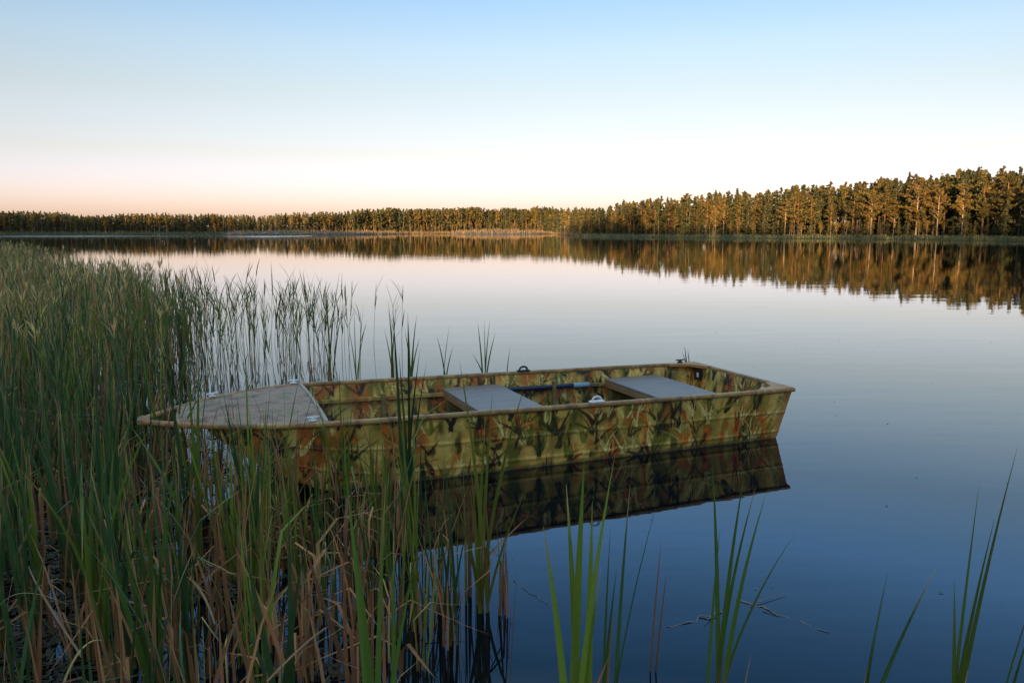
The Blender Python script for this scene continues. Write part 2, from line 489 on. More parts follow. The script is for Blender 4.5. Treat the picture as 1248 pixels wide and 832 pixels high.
heroes = [  # kind, picture column, distance behind the waterline, top row, label, variant, width
    ('birch', 1163, 9.0, 226, "pale forked tree with wide glowing crown and two bare white trunks", 0, 1.15),
    ('pine', 1214, 10, 211, "tall pine with a glowing orange bare trunk beside the frame edge of the wood", 1, .95),
    ('pine', 1186, 9.5, 222, "slim pine on a thin straight trunk between forked tree and orange trunk", 2, .7),
    ('birch', 1108, 9.0, 222, "broad yellow tree on a single pale trunk left of the forked tree", 1, 1.2),
    ('spruce', 1097, 14, 212, "pointed spruce rising as a spike above the yellow broad tree", 1, .8),
    ('spruce', 1178, 15, 206, "tallest pointed spruce in the wood, behind the forked tree", 2, .9),
    ('pine', 962, 8, 236, "bare stemmed pine standing out first at the bank on a thin pale trunk", 3, .9),
    ('birch', 1054, 8.5, 233, "rounded orange tree at the bank in the middle of the wood", 2, 1.1),
]
for k, p, b, ty, lab, var, wd in heroes:
    x, y = shore_pt(az_of(p), b)
    place_tree(k, x, y, (281 - ty) / FPX * y + CAM_H - float(ground_z(x, y)), lab, None, var, wd)

lab_r = {'pine': "orange lit pine among the many in the wood on the right shore", 'spruce': "dark green spruce among the many in the wood on the right shore", 'birch': "yellowish birch among the many in the wood on the right shore"}
grp_r = {k: f"{k} trees in the wood on the right shore" for k in lab_r}
right_row(9, 722, 1290, 4.2, (('pine', 'birch', 'spruce'), (5, 3, 5)), (.58, .98), grp_r, lab_r)
right_row(12.5, 716, 1290, 3.4, (('pine', 'birch', 'spruce'), (6, 2, 4)), (.70, 1.06), grp_r, lab_r)
right_row(16, 716, 1290, 2.8, (('pine', 'birch', 'spruce'), (6, 1, 5)), (.80, 1.13), grp_r, lab_r)
right_row(19, 716, 1290, 2.6, (('pine', 'birch', 'spruce'), (6, 1, 5)), (.84, 1.13), grp_r, lab_r)
right_row(8.2, 730, 1290, 2.2, (('spruce', 'birch'), (3, 1)), (.18, .40), {'spruce': "young spruces at the edge of the right wood", 'birch': "young birches at the edge of the right wood"},
          {'spruce': "low young spruce among many at the edge of the right wood", 'birch': "low young birch among many at the edge of the right wood"})

# far wood: one mass
def low_tree(kind, x, y, z, h, rg, n, VS, CS, TV, TF, TC):
    H = 10.0
    P, S, C, B, lean = crown_points(kind, rg, H, max(16, n // 9), 9)
    if len(P) > n: sel = rg.permutation(len(P))[:n]; P, S, C = P[sel], S[sel], C[sel]
    s = h / H; wx = s * (1.35 if kind == 'spruce' else 1.1); P = P * [wx, wx, s] + [x, y, z]
    VS.append((P, S * .030 * h)); CS.append(C)
    w = .012 * h + .05
    hi = np.array(TRUNK_C[kind][1]); k = len(TV) * 8
    top = z + h * .92
    TV.append(np.array([(x - w, y - w, z - .3), (x + w, y - w, z - .3), (x + w, y + w, z - .3), (x - w, y + w, z - .3), (x - w * .3, y - w * .3, top), (x + w * .3, y - w * .3, top), (x + w * .3, y + w * .3, top), (x - w * .3, y + w * .3, top)]))
    TF.append(np.array([(0, 1, 5, 4), (1, 2, 6, 5), (2, 3, 7, 6), (3, 0, 4, 7)]) + k)
    TC.append(np.tile(hi, (8, 1)))

def wood_object(name, spots, rg, n, label):
    VS, CS, TV, TF, TC = [], [], [], [], []
    for (kind, x, y, h) in spots: low_tree(kind, x, y, float(ground_z(x, y)), h, rg, n, VS, CS, TV, TF, TC)
    P = np.concatenate([v[0] for v in VS]); S = np.concatenate([v[1] for v in VS]); C = np.concatenate(CS)
    V, F = quads_cloud(P, S, rg)
    k = len(V)
    V = np.concatenate([V] + TV); F = np.concatenate([F] + [f + k for f in TF]); C = np.concatenate([np.repeat(C, 4, 0)] + TC)
    return tag(mesh_obj(name, V, F, M['needle'], None, C), label, None, None, 'stuff')

spots = []
def far_rows(px0, px1, backs, step, mix, hf):
    for b in backs:
        p = px0
        while p < px1:
            x, y = shore_pt(az_of(p), b + random.uniform(-2, 2))
            k = random.choices(('pine', 'spruce', 'birch'), mix)[0]
            spots.append((k, x, y, max(3.5, top_height(x, y) * random.uniform(*hf) * (.9 if k == 'birch' else 1))))
            p += step * FPX / math.hypot(x, y) * random.uniform(.6, 1.4)
far_rows(-130, 440, (10, 13, 17, 22, 28, 33), 2.1, (3, 7, 3), (.84, 1.01))
far_rows(440, 735, (16, 20, 25, 31, 38, 44), 2.1, (4, 7, 2), (.88, 1.01))
far_rows(700, 1330, (23, 27, 32, 38), 2.6, (5, 5, 0), (.93, 1.05))
for _ in range(700):      # low scrub along the far bank
    p = random.uniform(-130, 720); x, y = shore_pt(az_of(p), random.uniform(7, 14))
    spots.append(('spruce' if random.random() < .7 else 'birch', x, y, random.uniform(1.5, 4.2)))
for _ in range(300):
    p = random.uniform(715, 1330); x, y = shore_pt(az_of(p), random.uniform(16, 30))
    spots.append(('spruce', x, y, random.uniform(2.5, 6)))
wood_object("distant_forest", spots, rng, 330, "continuous mixed wood along the far shore of the lake")

# unseen wood behind the camera, heights shaped to shade near water and far trunks
spots = []
ss = Vector((S_DIR.x, S_DIR.y)).normalized(); sp = Vector((-ss.y, ss.x))
for row in range(6):
    q = -520.0
    while q < 520:
        P_ = ss * (96 + row * 6 + random.uniform(-2, 2)) + sp * (q + random.uniform(-1, 1))
        az = math.degrees(math.atan2(P_.x, P_.y)); t = P_.length - float(shore_r(az))
        if t > 4 and abs(az) > 50:
            want = 26.0 + random.uniform(-2.5, 2.5) + 11 * min(1, max(0, (20 - q) / 80))
            spots.append((random.choice(('spruce', 'spruce', 'pine')), P_.x, P_.y, max(5, want - float(ground_z(P_.x, P_.y)))))
        q += 3.0
wood_object("unseen_forest", spots, rng, 130, "dense unseen wood on the rise behind the camera, shaped for its shade")

# ------------------------------------------------------------------ boat
A0 = np.array([2.035, 7.05]); E_ = np.array([-.929, -.371])
boat = empty("jon_boat", (A0[0], A0[1], 0), math.atan2(E_[1], E_[0]))
tag(boat, "flat bottomed camouflage rowing boat moored with its bow in the reeds", "boat")
def BW(u, v, z):
    """boat space (u towards the bow, v away from the camera) to world"""
    n = np.array([-.371, .929]); p = A0 + E_ * u + n * v; return np.array([p[0], p[1], z])

def gz(u): return .41 + .0146 * np.minimum(u, 3.8) - .012 * np.clip((u - 3.8) / 1.06, 0, 1) ** 2
def ht(u):
    s = np.clip((u - 3.55) / 1.31, 0, 1); return .718 - .665 * s ** 2.25 - .02 * np.clip(1 - u / 1.2, 0, 1) ** 2
def vc(u): return -.10 * np.clip((u - 3.8) / 1.06, 0, 1) ** 2
def zb(u):
    s = np.clip((u - 3.1) / 1.36, 0, 1); return -.09 + .50 * s ** 2.3
def hb(u): return ht(u) - .085 + .03 * np.clip((u - 3.5) / 1, 0, 1)

# painted camouflage: a map of reed blades over blotches, 4 mm to a cell
def camo_map(W, Hh, seed, cell=.004):
    rg = np.random.default_rng(seed)
    nx, ny = int(W / cell), int(Hh / cell)
    gx, gy = np.meshgrid(np.arange(nx) * cell, np.arange(ny) * cell)
    def vn(sx, sy):
        a = rg.random((int(Hh / sy) + 3, int(W / sx) + 3)); fx, fy = gx / sx, gy / sy
        ix, iy = fx.astype(int), fy.astype(int); tx, ty = fx - ix, fy - iy
        tx, ty = tx * tx * (3 - 2 * tx), ty * ty * (3 - 2 * ty)
        return (a[iy, ix] * (1 - tx) + a[iy, ix + 1] * tx) * (1 - ty) + (a[iy + 1, ix] * (1 - tx) + a[iy + 1, ix + 1] * tx) * ty
    img = np.zeros((ny, nx, 3)); img[:] = (.30, .235, .068)
    def lay(col, mask): img[:] = img * (1 - mask[..., None]) + np.array(col) * mask[..., None]
    sm = lambda v, a, b: np.clip((v - a) / (b - a), 0, 1) ** 2 * (3 - 2 * np.clip((v - a) / (b - a), 0, 1))
    lay((.60, .40, .12), sm(vn(.15, .30) * .75 + vn(.06, .12) * .25, .40, .78))
    lay((.13, .135, .038), sm(vn(.09, .24) * .75 + vn(.04, .09) * .25, .44, .74) * .92)
    lay((.40, .125, .04), sm(vn(.08, .20) * .75 + vn(.035, .08) * .25, .46, .72) * .9)
    lay((.055, .048, .022), sm(vn(.065, .15) * .7 + vn(.03, .05) * .3, .60, .84) * .9)
    lay((.52, .42, .14), sm(vn(.05, .16), .60, .95) * .8)
    def blade(x0, y0, ang, L, w, k, col, al):
        R_ = L * 1.05
        i0, i1 = max(0, int((x0 - R_) / cell)), min(nx, int((x0 + R_) / cell) + 1)
        j0, j1 = max(0, int((y0 - R_) / cell)), min(ny, int((y0 + R_) / cell) + 1)
        if i1 <= i0 or j1 <= j0: return
        dx, dy = gx[j0:j1, i0:i1] - x0, gy[j0:j1, i0:i1] - y0
        a = dx * math.sin(ang) + dy * math.cos(ang); b = dx * math.cos(ang) - dy * math.sin(ang)
        t = a / L; prof = w * np.clip(np.minimum(t * 5 + .25, 1), 0, 1) * np.clip(1 - np.clip(t, 0, 1) ** 2.2, 0, 1)
        d = np.abs(b - k * L * t * t)
        m = np.clip((prof - d) / (cell * .8) + .3, 0, 1) * (t > 0) * (t < 1) * al
        img[j0:j1, i0:i1] = img[j0:j1, i0:i1] * (1 - m[..., None]) + np.array(col) * m[..., None]
    dark = [(.045, .048, .018), (.07, .075, .022), (.055, .025, .012)]
    olive = [(.15, .17, .04), (.10, .125, .03), (.22, .22, .05)]
    rust = [(.44, .11, .035), (.30, .08, .03), (.50, .19, .055)]
    pale = [(.66, .54, .24), (.52, .47, .18), (.70, .48, .20), (.44, .44, .18)]
    for k in range(int(W * 62)):     # tufts of blades
        x0, y0 = rg.uniform(0, W), rg.uniform(-.10, Hh * .9)
        pal, w, al = [(dark, .011, .92), (rust, .010, .9), (pale, .0065, .97), (dark, .012, .92), (pale, .0055, .95), (dark, .007, .95), (olive, .011, .9)][rg.integers(7)]
        for j in range(rg.integers(2, 6)):
            c = np.array(pal[rg.integers(len(pal))]) * rg.uniform(.8, 1.2)
            blade(x0 + rg.normal(0, .012), y0, rg.normal(0, .42), rg.uniform(.09, .26), w * rg.uniform(.7, 1.5), rg.normal(0, .45), c, al)
    return img
CELL = .004
CAMO = camo_map(5.6, .72, 5)
CAMO = np.clip((CAMO - .05) * (1.62, 1.42, 1.2) + .03, .012, .80)
def camo_at(a, b):
    i = np.clip((np.asarray(a) / CELL).astype(int), 0, CAMO.shape[1] - 1); j = np.clip((np.asarray(b) / CELL).astype(int), 0, CAMO.shape[0] - 1)
    return CAMO[j, i]

def grid_faces(n, m, flip=False, off=0):
    i = np.arange(n * m).reshape(n, m)
    f = np.stack([i[:-1, :-1], i[1:, :-1], i[1:, 1:], i[:-1, 1:]], -1).reshape(-1, 4) + off
    return f[:, ::-1] if flip else f

hv, hf_, hc = [], [], []
def put(V, F, C):
    k = sum(len(q) for q in hv)
    hv.append(np.asarray(V, float).reshape(-1, 3)); hf_.append(F + k); hc.append(np.asarray(C, float).reshape(-1, 3))
def ribs(t):
    """pressed strakes along the side, t from chine to gunwale"""
    g = lambda c, w: np.exp(-((t - c) / w) ** 2)
    return .007 * g(.30, .022) + .006 * g(.63, .02) + .010 * np.clip(1 - t / .16, 0, 1)
U1 = 4.46
for side in (-1, 1):
    n, m = 900, 76
    u = np.linspace(0, U1, n)[:, None] * np.ones((1, m)); t = np.linspace(0, 1, m)[None, :] * np.ones((n, 1))
    top, bot = gz(u), zb(u)
    z = bot + (top - bot) * t
    hw = hb(u) + (ht(u) - hb(u)) * t ** .9 + ribs(t) * np.clip((4.3 - u) / .5, 0, 1)
    uu = u + .105 * (1 - t) * np.clip(1 - u / .6, 0, 1)
    v = vc(u) + side * hw
    cm = camo_at(u + (0 if side < 0 else .8), z + .10)
    scum = np.clip((.030 + .016 * hnoise(u, u * .7, .11) - z) / .014, 0, 1)[..., None] * .65
    cm = cm * (1 - scum) + np.array((.075, .068, .035)) * scum
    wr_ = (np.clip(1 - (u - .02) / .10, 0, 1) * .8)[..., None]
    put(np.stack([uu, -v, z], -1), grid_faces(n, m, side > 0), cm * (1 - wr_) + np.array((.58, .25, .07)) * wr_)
    # inner skin
    n, m = 420, 44
    u = np.linspace(.03, U1 - .05, n)[:, None] * np.ones((1, m)); t = np.linspace(0, 1, m)[None, :] * np.ones((n, 1))
    bot = np.maximum(zb(u) + .05, -.03); top = gz(u) - .002; bot = np.minimum(bot, top - .02)
    z = bot + (top - bot) * t
    hw = hb(u) + (ht(u) - hb(u)) * t ** .9 - .022
    uu = u + .105 * (1 - t) * np.clip(1 - u / .6, 0, 1)
    v = vc(u) + side * hw
    put(np.stack([uu, -v, z], -1), grid_faces(n, m, side < 0), camo_at(u + (.37 if side < 0 else .05), z + .16))
# transom out and in
for inner in (0, 1):
    n, m = 260, 70
    a = np.linspace(-1, 1, n)[:, None] * np.ones((1, m)); t = np.linspace(0, 1, m)[None, :] * np.ones((n, 1))
    uo = np.zeros_like(a) + .03 * inner
    z = zb(uo) + (gz(uo) - zb(uo)) * t
    hw = hb(uo) + (ht(uo) - hb(uo)) * t ** .9 - .020 * inner
    put(np.stack([uo + .105 * (1 - t), -(a * hw), z], -1), grid_faces(n, m, inner == 0), camo_at(a * .7 + 1.6 + inner, z + .12))
# bottom out, floor in
n, m = 160, 12
u = np.linspace(.105, U1, n)[:, None] * np.ones((1, m)); a = np.linspace(-1, 1, m)[None, :] * np.ones((n, 1))
put(np.stack([u, -(vc(u) + a * hb(u)), zb(u)], -1), grid_faces(n, m, True), np.tile((.11, .09, .05), (n * m, 1)))
u = np.linspace(.1, U1 - .05, n)[:, None] * np.ones((1, m))
put(np.stack([u, -(vc(u) + a * (hb(u) - .02)), np.minimum(np.maximum(zb(u) + .05, -.03), gz(u) - .02)], -1), grid_faces(n, m), np.tile((.07, .06, .035), (n * m, 1)))
# blunt bow plate
n, m = 30, 8
a = np.linspace(-1, 1, n)[:, None] * np.ones((1, m)); t = np.linspace(0, 1, m)[None, :] * np.ones((n, 1)); uo = np.full_like(a, U1)
z = zb(uo) + (gz(uo) - zb(uo)) * t
put(np.stack([uo, -(vc(uo) + a * (hb(uo) + (ht(uo) - hb(uo)) * t ** .9)), z], -1), grid_faces(n, m), camo_at(a * .4 + 3, z))
mesh_obj("hull", np.concatenate(hv), np.concatenate(hf_), M['camo'], boat, np.concatenate(hc), True)

# gunwale rails: rounded section along each side, on past the deck to the stem
def rail_cols(path, k, off):
    p = np.asarray(path); c = camo_at(p[:, 0] * .8 + off, np.full(len(p), .33)) * .35 + np.array((.36, .19, .09)) * .65
    return np.repeat(c, k, 0)
prof = [(-.017, -.018), (.017, -.018), (.022, -.010), (.022, .006), (.016, .013), (-.016, .013), (-.022, .006), (-.022, -.010)]
for side in (-1, 1):
    us = np.linspace(-.018, 4.85, 320)
    path = np.stack([us, -(vc(us) + side * (ht(us) - .006)), gz(us) + .004], -1)
    mb = MB(); sweep(mb, path, prof, rail_cols(path, 8, .3 * side + .5)); o = mb.build("gunwale", M['camo'], boat, True)
vs_ = np.linspace(-.69, .69, 90)
path = np.stack([np.full(90, -.004), -vs_, np.full(90, gz(0) + .006)], -1)
mb = MB(); p2 = path.copy(); p2[:, 0] = vs_ + 1.4
sweep(mb, path, prof, rail_cols(p2, 8, .2)); mb.build("transom_cap", M['camo'], boat, True)
# stem piece joining the two rails
mb = MB(); c_ = (4.86, -float(vc(4.86)), float(gz(4.86)) + .002)
box(mb, c_, (.075, .10, .05), (.42, .25, .14), .012); mb.build("stem_block", M['camo'], boat)

# fore deck
n, m = 120, 26
u = np.linspace(3.76, 4.66, n)[:, None] * np.ones((1, m)); a = np.linspace(-1, 1, m)[None, :] * np.ones((n, 1))
wd = ht(u) - .028
z = gz(u) + .012 + .022 * (1 - a ** 2) * np.clip((4.7 - u) / .5, 0, 1)
Vt = np.stack([u, -(vc(u) + a * wd), z], -1); Vb = Vt - [0, 0, .018]
plank = 1 - .45 * np.exp(-((((a * wd / .17) % 1) - .5) / .03) ** 2)
cc = np.ones((n, m, 3)) * plank[..., None]
mv = np.concatenate([Vt.reshape(-1, 3), Vb.reshape(-1, 3)])
ft = grid_faces(n, m, True); fb = grid_faces(n, m, False, n * m)
ix = np.arange(n * m).reshape(n, m); loop = np.concatenate([ix[0, :], ix[1:, -1], ix[-1, -2::-1], ix[-2:0:-1, 0]])
l2 = np.roll(loop, -1); fs = np.stack([loop, l2, l2 + n * m, loop + n * m], -1)
mesh_obj("bow_deck", mv, np.concatenate([ft, fb, fs]), M['deck'], boat, np.concatenate([cc.reshape(-1, 3)] * 2))
mb = MB()     # worn light trim along the deck's after edge
ys = np.linspace(-.68, .68, 30)
sweep(mb, np.stack([np.full(30, 3.752), -ys, gz(3.75) + .016 + .022 * (1 - (ys / .69) ** 2)], -1), [(-.011, -.03), (.011, -.03), (.011, .004), (-.011, .004)], (.40, .34, .27)); mb.build("deck_trim", M['camo'], boat)

# benches
for (u0, u1, zt, wv_) in ((2.05, 2.57, .362, .672), (.44, 1.00, .338, .665)):
    mb = MB(); w = wv_
    box(mb, ((u0 + u1) / 2, 0, zt - .010), (u1 - u0, 2 * w, .022), bev=.006)
    bt = mb.build("bench", M['bench'], boat)
    mb = MB()
    box(mb, (u1 - .012, 0, zt - .050), (.024, 2 * w - .012, .056), (.34, .19, .09), .004)
    box(mb, (u0 + .012, 0, zt - .050), (.024, 2 * w - .012, .056), (.27, .17, .08), .004)
    mb.build("bench_board", M['camo'], bt)
    for q in (-1, 1):
        mb = MB(); box(mb, ((u0 + u1) / 2, q * (w - .05), zt - .19), (u1 - u0 - .06, .05, .34), (.20, .17, .06), .004)
        mb.build("bench_support", M['camo'], bt)
# side stringers inside
for side in (-1, 1):
    us = np.linspace(1.04, 3.72, 120)
    hwv = hb(us) + (ht(us) - hb(us)) * .78 - .045
    p = np.stack([us, -(vc(us) + side * hwv), gz(us) - .135], -1)
    mb = MB(); sweep(mb, p, [(-.028, -.012), (.028, -.012), (.028, .012), (-.028, .012)], np.repeat(camo_at(us * .7 + 1, np.full(120, .4)) * .5 + np.array((.36, .27, .10)) * .5, 4, 0))
    mb.build("side_stringer", M['camo'], boat)
# upright frames inside
for side in (-1, 1):
    for uq in (3.1, 1.55, .3):
        mb = MB(); hwv = float(hb(uq)) - .045
        box(mb, (uq, -side * hwv, .17), (.035, .03, .40), (.24, .19, .07), .004)
        mb.build("frame_rib", M['camo'], boat)
# corner plates at the stern
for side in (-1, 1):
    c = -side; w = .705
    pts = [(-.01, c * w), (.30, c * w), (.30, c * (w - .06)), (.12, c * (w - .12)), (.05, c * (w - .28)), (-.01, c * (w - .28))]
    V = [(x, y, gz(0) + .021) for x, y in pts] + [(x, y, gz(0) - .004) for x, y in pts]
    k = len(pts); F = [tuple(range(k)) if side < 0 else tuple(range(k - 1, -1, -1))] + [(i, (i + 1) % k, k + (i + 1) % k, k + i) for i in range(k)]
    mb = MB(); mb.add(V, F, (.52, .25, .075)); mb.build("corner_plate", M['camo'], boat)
# fittings: oarlocks, cleats, plate
def oarlock(u, v, white):
    mb = MB(); z0 = float(gz(u)) + .016
    box(mb, (u, -v, z0 + .006), (.12, .05, .014), bev=.005)
    a = np.linspace(-.15, math.pi + .15, 14)
    sweep(mb, [(u + .038 * math.cos(q), -v, z0 + .012 + .030 * math.sin(q)) for q in a], circ(.009, 6), up=(0, 1, 0))
    mb.build("oarlock", M['white'] if white else M['black'], boat, True)
oarlock(1.80, -.70, True); oarlock(1.80, .705, False)
def cleat(u, v, rz, mat):
    mb = MB(); z0 = float(gz(u)) + .022
    box(mb, (u, -v, z0 + .004), (.05, .03, .012), bev=.004)
    ca, sa = math.cos(rz), math.sin(rz)
    sweep(mb, [(u + ca * q, -v + sa * q, z0 + .024 - .08 * q * q) for q in np.linspace(-.045, .045, 7)], circ(.007, 6))
    box(mb, (u, -v, z0 + .014), (.02, .02, .02))
    mb.build("cleat", mat, boat, True)
cleat(.16, .69, 0, M['black']); cleat(3.80, .69, 0.0, M['white']); cleat(3.84, -.668, .05, M['white']); cleat(4.42, .40, .5, M['white'])
mb = MB(); box(mb, (.17, .62, .395), (.16, .13, .055), bev=.02); mb.build("float_block", M['white'], boat, True)
mb = MB(); box(mb, (.062, -.52, .335), (.02, .11, .10), bev=.004); pl = mb.build("transom_plate", M['black'], boat)
mb = MB(); box(mb, (.074, -.515, .335), (.006, .032, .045), bev=.003); mb.build("plate_label", M['white'], pl)
mb = MB()
a = np.linspace(0, 2 * math.pi, 15)
sweep(mb, [(4.30 + .012 * math.cos(q), .50 + .02 * math.cos(q), .30 + .026 * math.sin(q)) for q in a], circ(.006, 6), (.4, .35, .3), up=(0, 1, 0)); mb.build("bow_ring", M['camo'], boat, True)

# oar lying on the far stringer
a, b = BW(2.35, .600, .322), BW(1.28, .600, .308)
oar = empty("oar", tuple(a), 0); tag(oar, "dark blue oar with pale blue grip lying along the boat's far side", "oar")
mb = MB(); d = b - a
sweep(mb, [d * q for q in np.linspace(0, .93, 8)], circ(.021, 10)); mb.build("shaft", M['blue'], oar, True)
mb = MB(); sweep(mb, [d * .93, d * .95, d * 1.07, d * 1.085], circ(.024, 10), scale=[.9, 1, 1, .7]); mb.build("grip", M['paleblue'], oar, True)

# ------------------------------------------------------------------ reeds
GREEN = [np.array(c) for c in ((.085, .150, .022), (.130, .185, .022), (.045, .095, .028), (.165, .185, .024), (.032, .070, .022))]
BROWN = [np.array(c) for c in ((.44, .185, .07), (.34, .145, .06), (.46, .235, .10), (.23, .11, .05))]
STRAW = [np.array(c) for c in ((.50, .36, .14), (.44, .28, .115))]

def blade(base, az, tilt, L, w, bend, segs, c0, c1, c2, rg, kink=None, twist=None):
    """a folded leaf ribbon: returns verts, faces, colours"""
    t = np.linspace(0, 1, segs + 1)
    ang = tilt + bend * t ** 1.6
    if kink is not None: ang = ang + np.where(t > kink[0], kink[1], 0)
    dl = L / segs
    x = np.concatenate([[0], np.cumsum(np.sin((ang[1:] + ang[:-1]) / 2) * dl)]); z = np.concatenate([[0], np.cumsum(np.cos((ang[1:] + ang[:-1]) / 2) * dl)])
    tw = az + math.pi / 2 + (rg.normal(0, .8) if twist is None else twist) * (.3 + t)
    wd = w * np.minimum(1, .55 + t * 3) * np.clip(1 - t ** 3.2, 0.02, 1) * .5
    ctr = np.stack([x * math.cos(az), x * math.sin(az), z], -1) + base
    sd = np.stack([np.cos(tw), np.sin(tw), np.zeros_like(tw)], -1)
    nn = np.stack([-np.sin(tw), np.cos(tw), np.zeros_like(tw)], -1)
    V = np.stack([ctr - sd * wd[:, None], ctr + nn * (wd * .35)[:, None], ctr + sd * wd[:, None]], 1).reshape(-1, 3)
    k = np.arange(segs)[:, None] * 3
    F = np.concatenate([k + [0, 1, 4, 3], k + [1, 2, 5, 4]])
    c = np.where(t[:, None] < .5, c0 + (c1 - c0) * np.clip(t[:, None] / .22, 0, 1), c1 + (c2 - c1) * np.clip((t[:, None] - .8) / .2, 0, 1))
    return V, F, np.repeat(c, 3, 0)

class Arr:
    def __init__(s): s.V, s.F, s.C, s.n = [], [], [], 0
    def add(s, V, F, C): s.V.append(V); s.F.append(F + s.n); s.C.append(C); s.n += len(V)
    def build(s, name, mat, parent=None): return mesh_obj(name, np.concatenate(s.V), np.concatenate(s.F), mat, parent, np.concatenate(s.C), True)

def pick(l, rg): return l[rg.integers(len(l))] * rg.uniform(.8, 1.2)

def cattail(A, D, rg, h, org=np.zeros(3), nl=None, w=.017, segs=8, spread=.16):
    """fan of sword leaves (A) with dry sheath leaves round its foot (D)"""
    nl = nl or rg.integers(4, 8); g = pick(GREEN, rg); az0 = rg.uniform(0, 6.28)
    for k in range(nl):
        az = az0 + math.pi * (k % 2) + rg.normal(0, .5)
        L = h * rg.uniform(.62, 1.05); gg = g * rg.uniform(.8, 1.25)
        kink = (rg.uniform(.45, .8), rg.uniform(.7, 1.9)) if rg.random() < .10 else None
        tip = pick(STRAW, rg) if rg.random() < .3 else gg
        A.add(*blade(org + rg.normal(0, .012, 3) * [1, 1, 0], az, abs(rg.normal(0, spread * .55)) + .02, L, w * rg.uniform(.7, 1.25), abs(rg.normal(0, spread * 1.6)), segs, pick(BROWN, rg) * .6 + gg * .4, gg, tip, rg, kink))
    for k in range(rg.integers(1, 4)):
        c = pick(BROWN, rg)
        kink = (rg.uniform(.5, .85), rg.uniform(.9, 2.4)) if rg.random() < .45 else None
        D.add(*blade(org + rg.normal(0, .02, 3) * [1, 1, 0], rg.uniform(0, 6.28), abs(rg.normal(0, .10)), h * rg.uniform(.22, .75), w * rg.uniform(.7, 1.3), abs(rg.normal(0, .22)), max(4, segs - 3), c * .6, c, c * .9, rg, kink))

def reed(A, D, rg, h, org=np.zeros(3), segs=5, w=.012, plume=0.0):
    """thin upright stem (D) carrying narrow leaves (A) in two ranks"""
    g = pick(GREEN, rg); az0 = rg.uniform(0, 6.28); lean = rg.normal(0, .04, 2)
    c0 = pick(BROWN, rg) * .8; c1 = g * .9 + pick(BROWN, rg) * .15
    n = 7; t = np.linspace(0, 1, n)
    P = np.stack([lean[0] * h * t ** 1.5, lean[1] * h * t ** 1.5, h * .86 * t], -1) + org
    r = .0042 * (1 - .6 * t)
    a = np.array([0, 2.094, 4.189])
    V = (P[:, None, :] + np.stack([np.cos(a), np.sin(a), np.zeros(3)], -1)[None] * r[:, None, None]).reshape(-1, 3)
    k = np.arange(n - 1)[:, None] * 3
    F = np.concatenate([k + [0, 1, 4, 3], k + [1, 2, 5, 4], k + [2, 0, 3, 5]])
    C = np.repeat(c0 + (c1 - c0) * np.clip(t[:, None] * 2 - .3, 0, 1), 3, 0)
    D.add(V, F, C)
    if rg.random() < plume:      # tan seed head, colour raised to imitate low sun on it
        c = pick(STRAW, rg) * 1.3
        for j in range(6):
            D.add(*blade(P[-1] - np.array([0, 0, rg.uniform(0, .10)]), rg.uniform(0, 6.28), rg.uniform(.05, .5), h * rg.uniform(.08, .19), w * 1.1, rg.uniform(.1, .8), 3, c, c, c, rg))
    for j in range(rg.integers(4, 8)):
        f = rg.uniform(.38, 1.0); q = P[0] + (P[-1] - P[0]) * f
        A.add(*blade(q, az0 + math.pi * (j % 2) + rg.normal(0, .5), rg.uniform(.12, .45), h * rg.uniform(.18, .36), w * rg.uniform(.7, 1.3), rg.uniform(.0, .7), segs, g, g, g if rg.random() < .7 else pick(STRAW, rg), rg))

def dead_stalk(D, rg, h, org=np.zeros(3), segs=6, w=.0135):
    for k in range(rg.integers(2, 5)):
        c = pick(BROWN if rg.random() < .8 else STRAW, rg)
        kink = (rg.uniform(.35, .8), rg.uniform(.8, 2.3) * rg.choice([-1, 1])) if rg.random() < .55 else None
        D.add(*blade(org + rg.normal(0, .025, 3) * [1, 1, 0], rg.uniform(0, 6.28), abs(rg.normal(.03, .10)), h * rg.uniform(.5, 1.1), w * rg.uniform(.5, 1.2), rg.normal(0, .2), segs, c * .5, c, c * rg.uniform(.7, 1.1), rg, kink))

def variants(fn, n, h, two=True, **kw):
    out = []
    for k in range(n):
        A, D = Arr(), Arr(); rg = np.random.default_rng(900 + 31 * k + int(h * 10))
        if two: fn(A, D, rg, h, **kw)
        else: fn(D, rg, h, **kw)
        o1 = A.build("leaves", M['leaf']).data if two else None
        o2 = D.build("stem", M['dry']).data
        out.append((o1, o2))
    for ob in [ob for ob in bpy.data.objects if ob.name.split('.')[0] in ("leaves", "stem") and ob.parent is None]: bpy.data.objects.remove(ob)
    return out
V_CAT = variants(cattail, 18, 1.15)
V_REED = variants(reed, 14, 1.10)
V_DEAD = variants(dead_stalk, 14, .66, two=False)

def put_plant(name, var, x, y, s, label, cat, group, parts, z=-.06):
    l, st = var[random.randrange(len(var))]
    if l is None:
        o = bpy.data.objects.new(name, st); COL.objects.link(o)
    else:
        o = empty(name)
        for nm, me in zip(parts, (l, st)):
            c = bpy.data.objects.new(nm, me); COL.objects.link(c); c.parent = o
    o.location = (x, y, z); o.rotation_euler = (random.gauss(0, .04), random.gauss(0, .04), random.uniform(0, 6.28)); o.scale = (s, s, s * random.uniform(.92, 1.08))
    return tag(o, label, cat, group)

def in_boat(x, y, mg=.05):
    d = np.array([x, y]) - A0; u = d @ E_; v = d @ np.array([-.371, .929])
    return -.1 < u < 4.75 and abs(v - float(vc(u))) < float(ht(u)) + mg + (-.25 if u > 4.3 else 0)

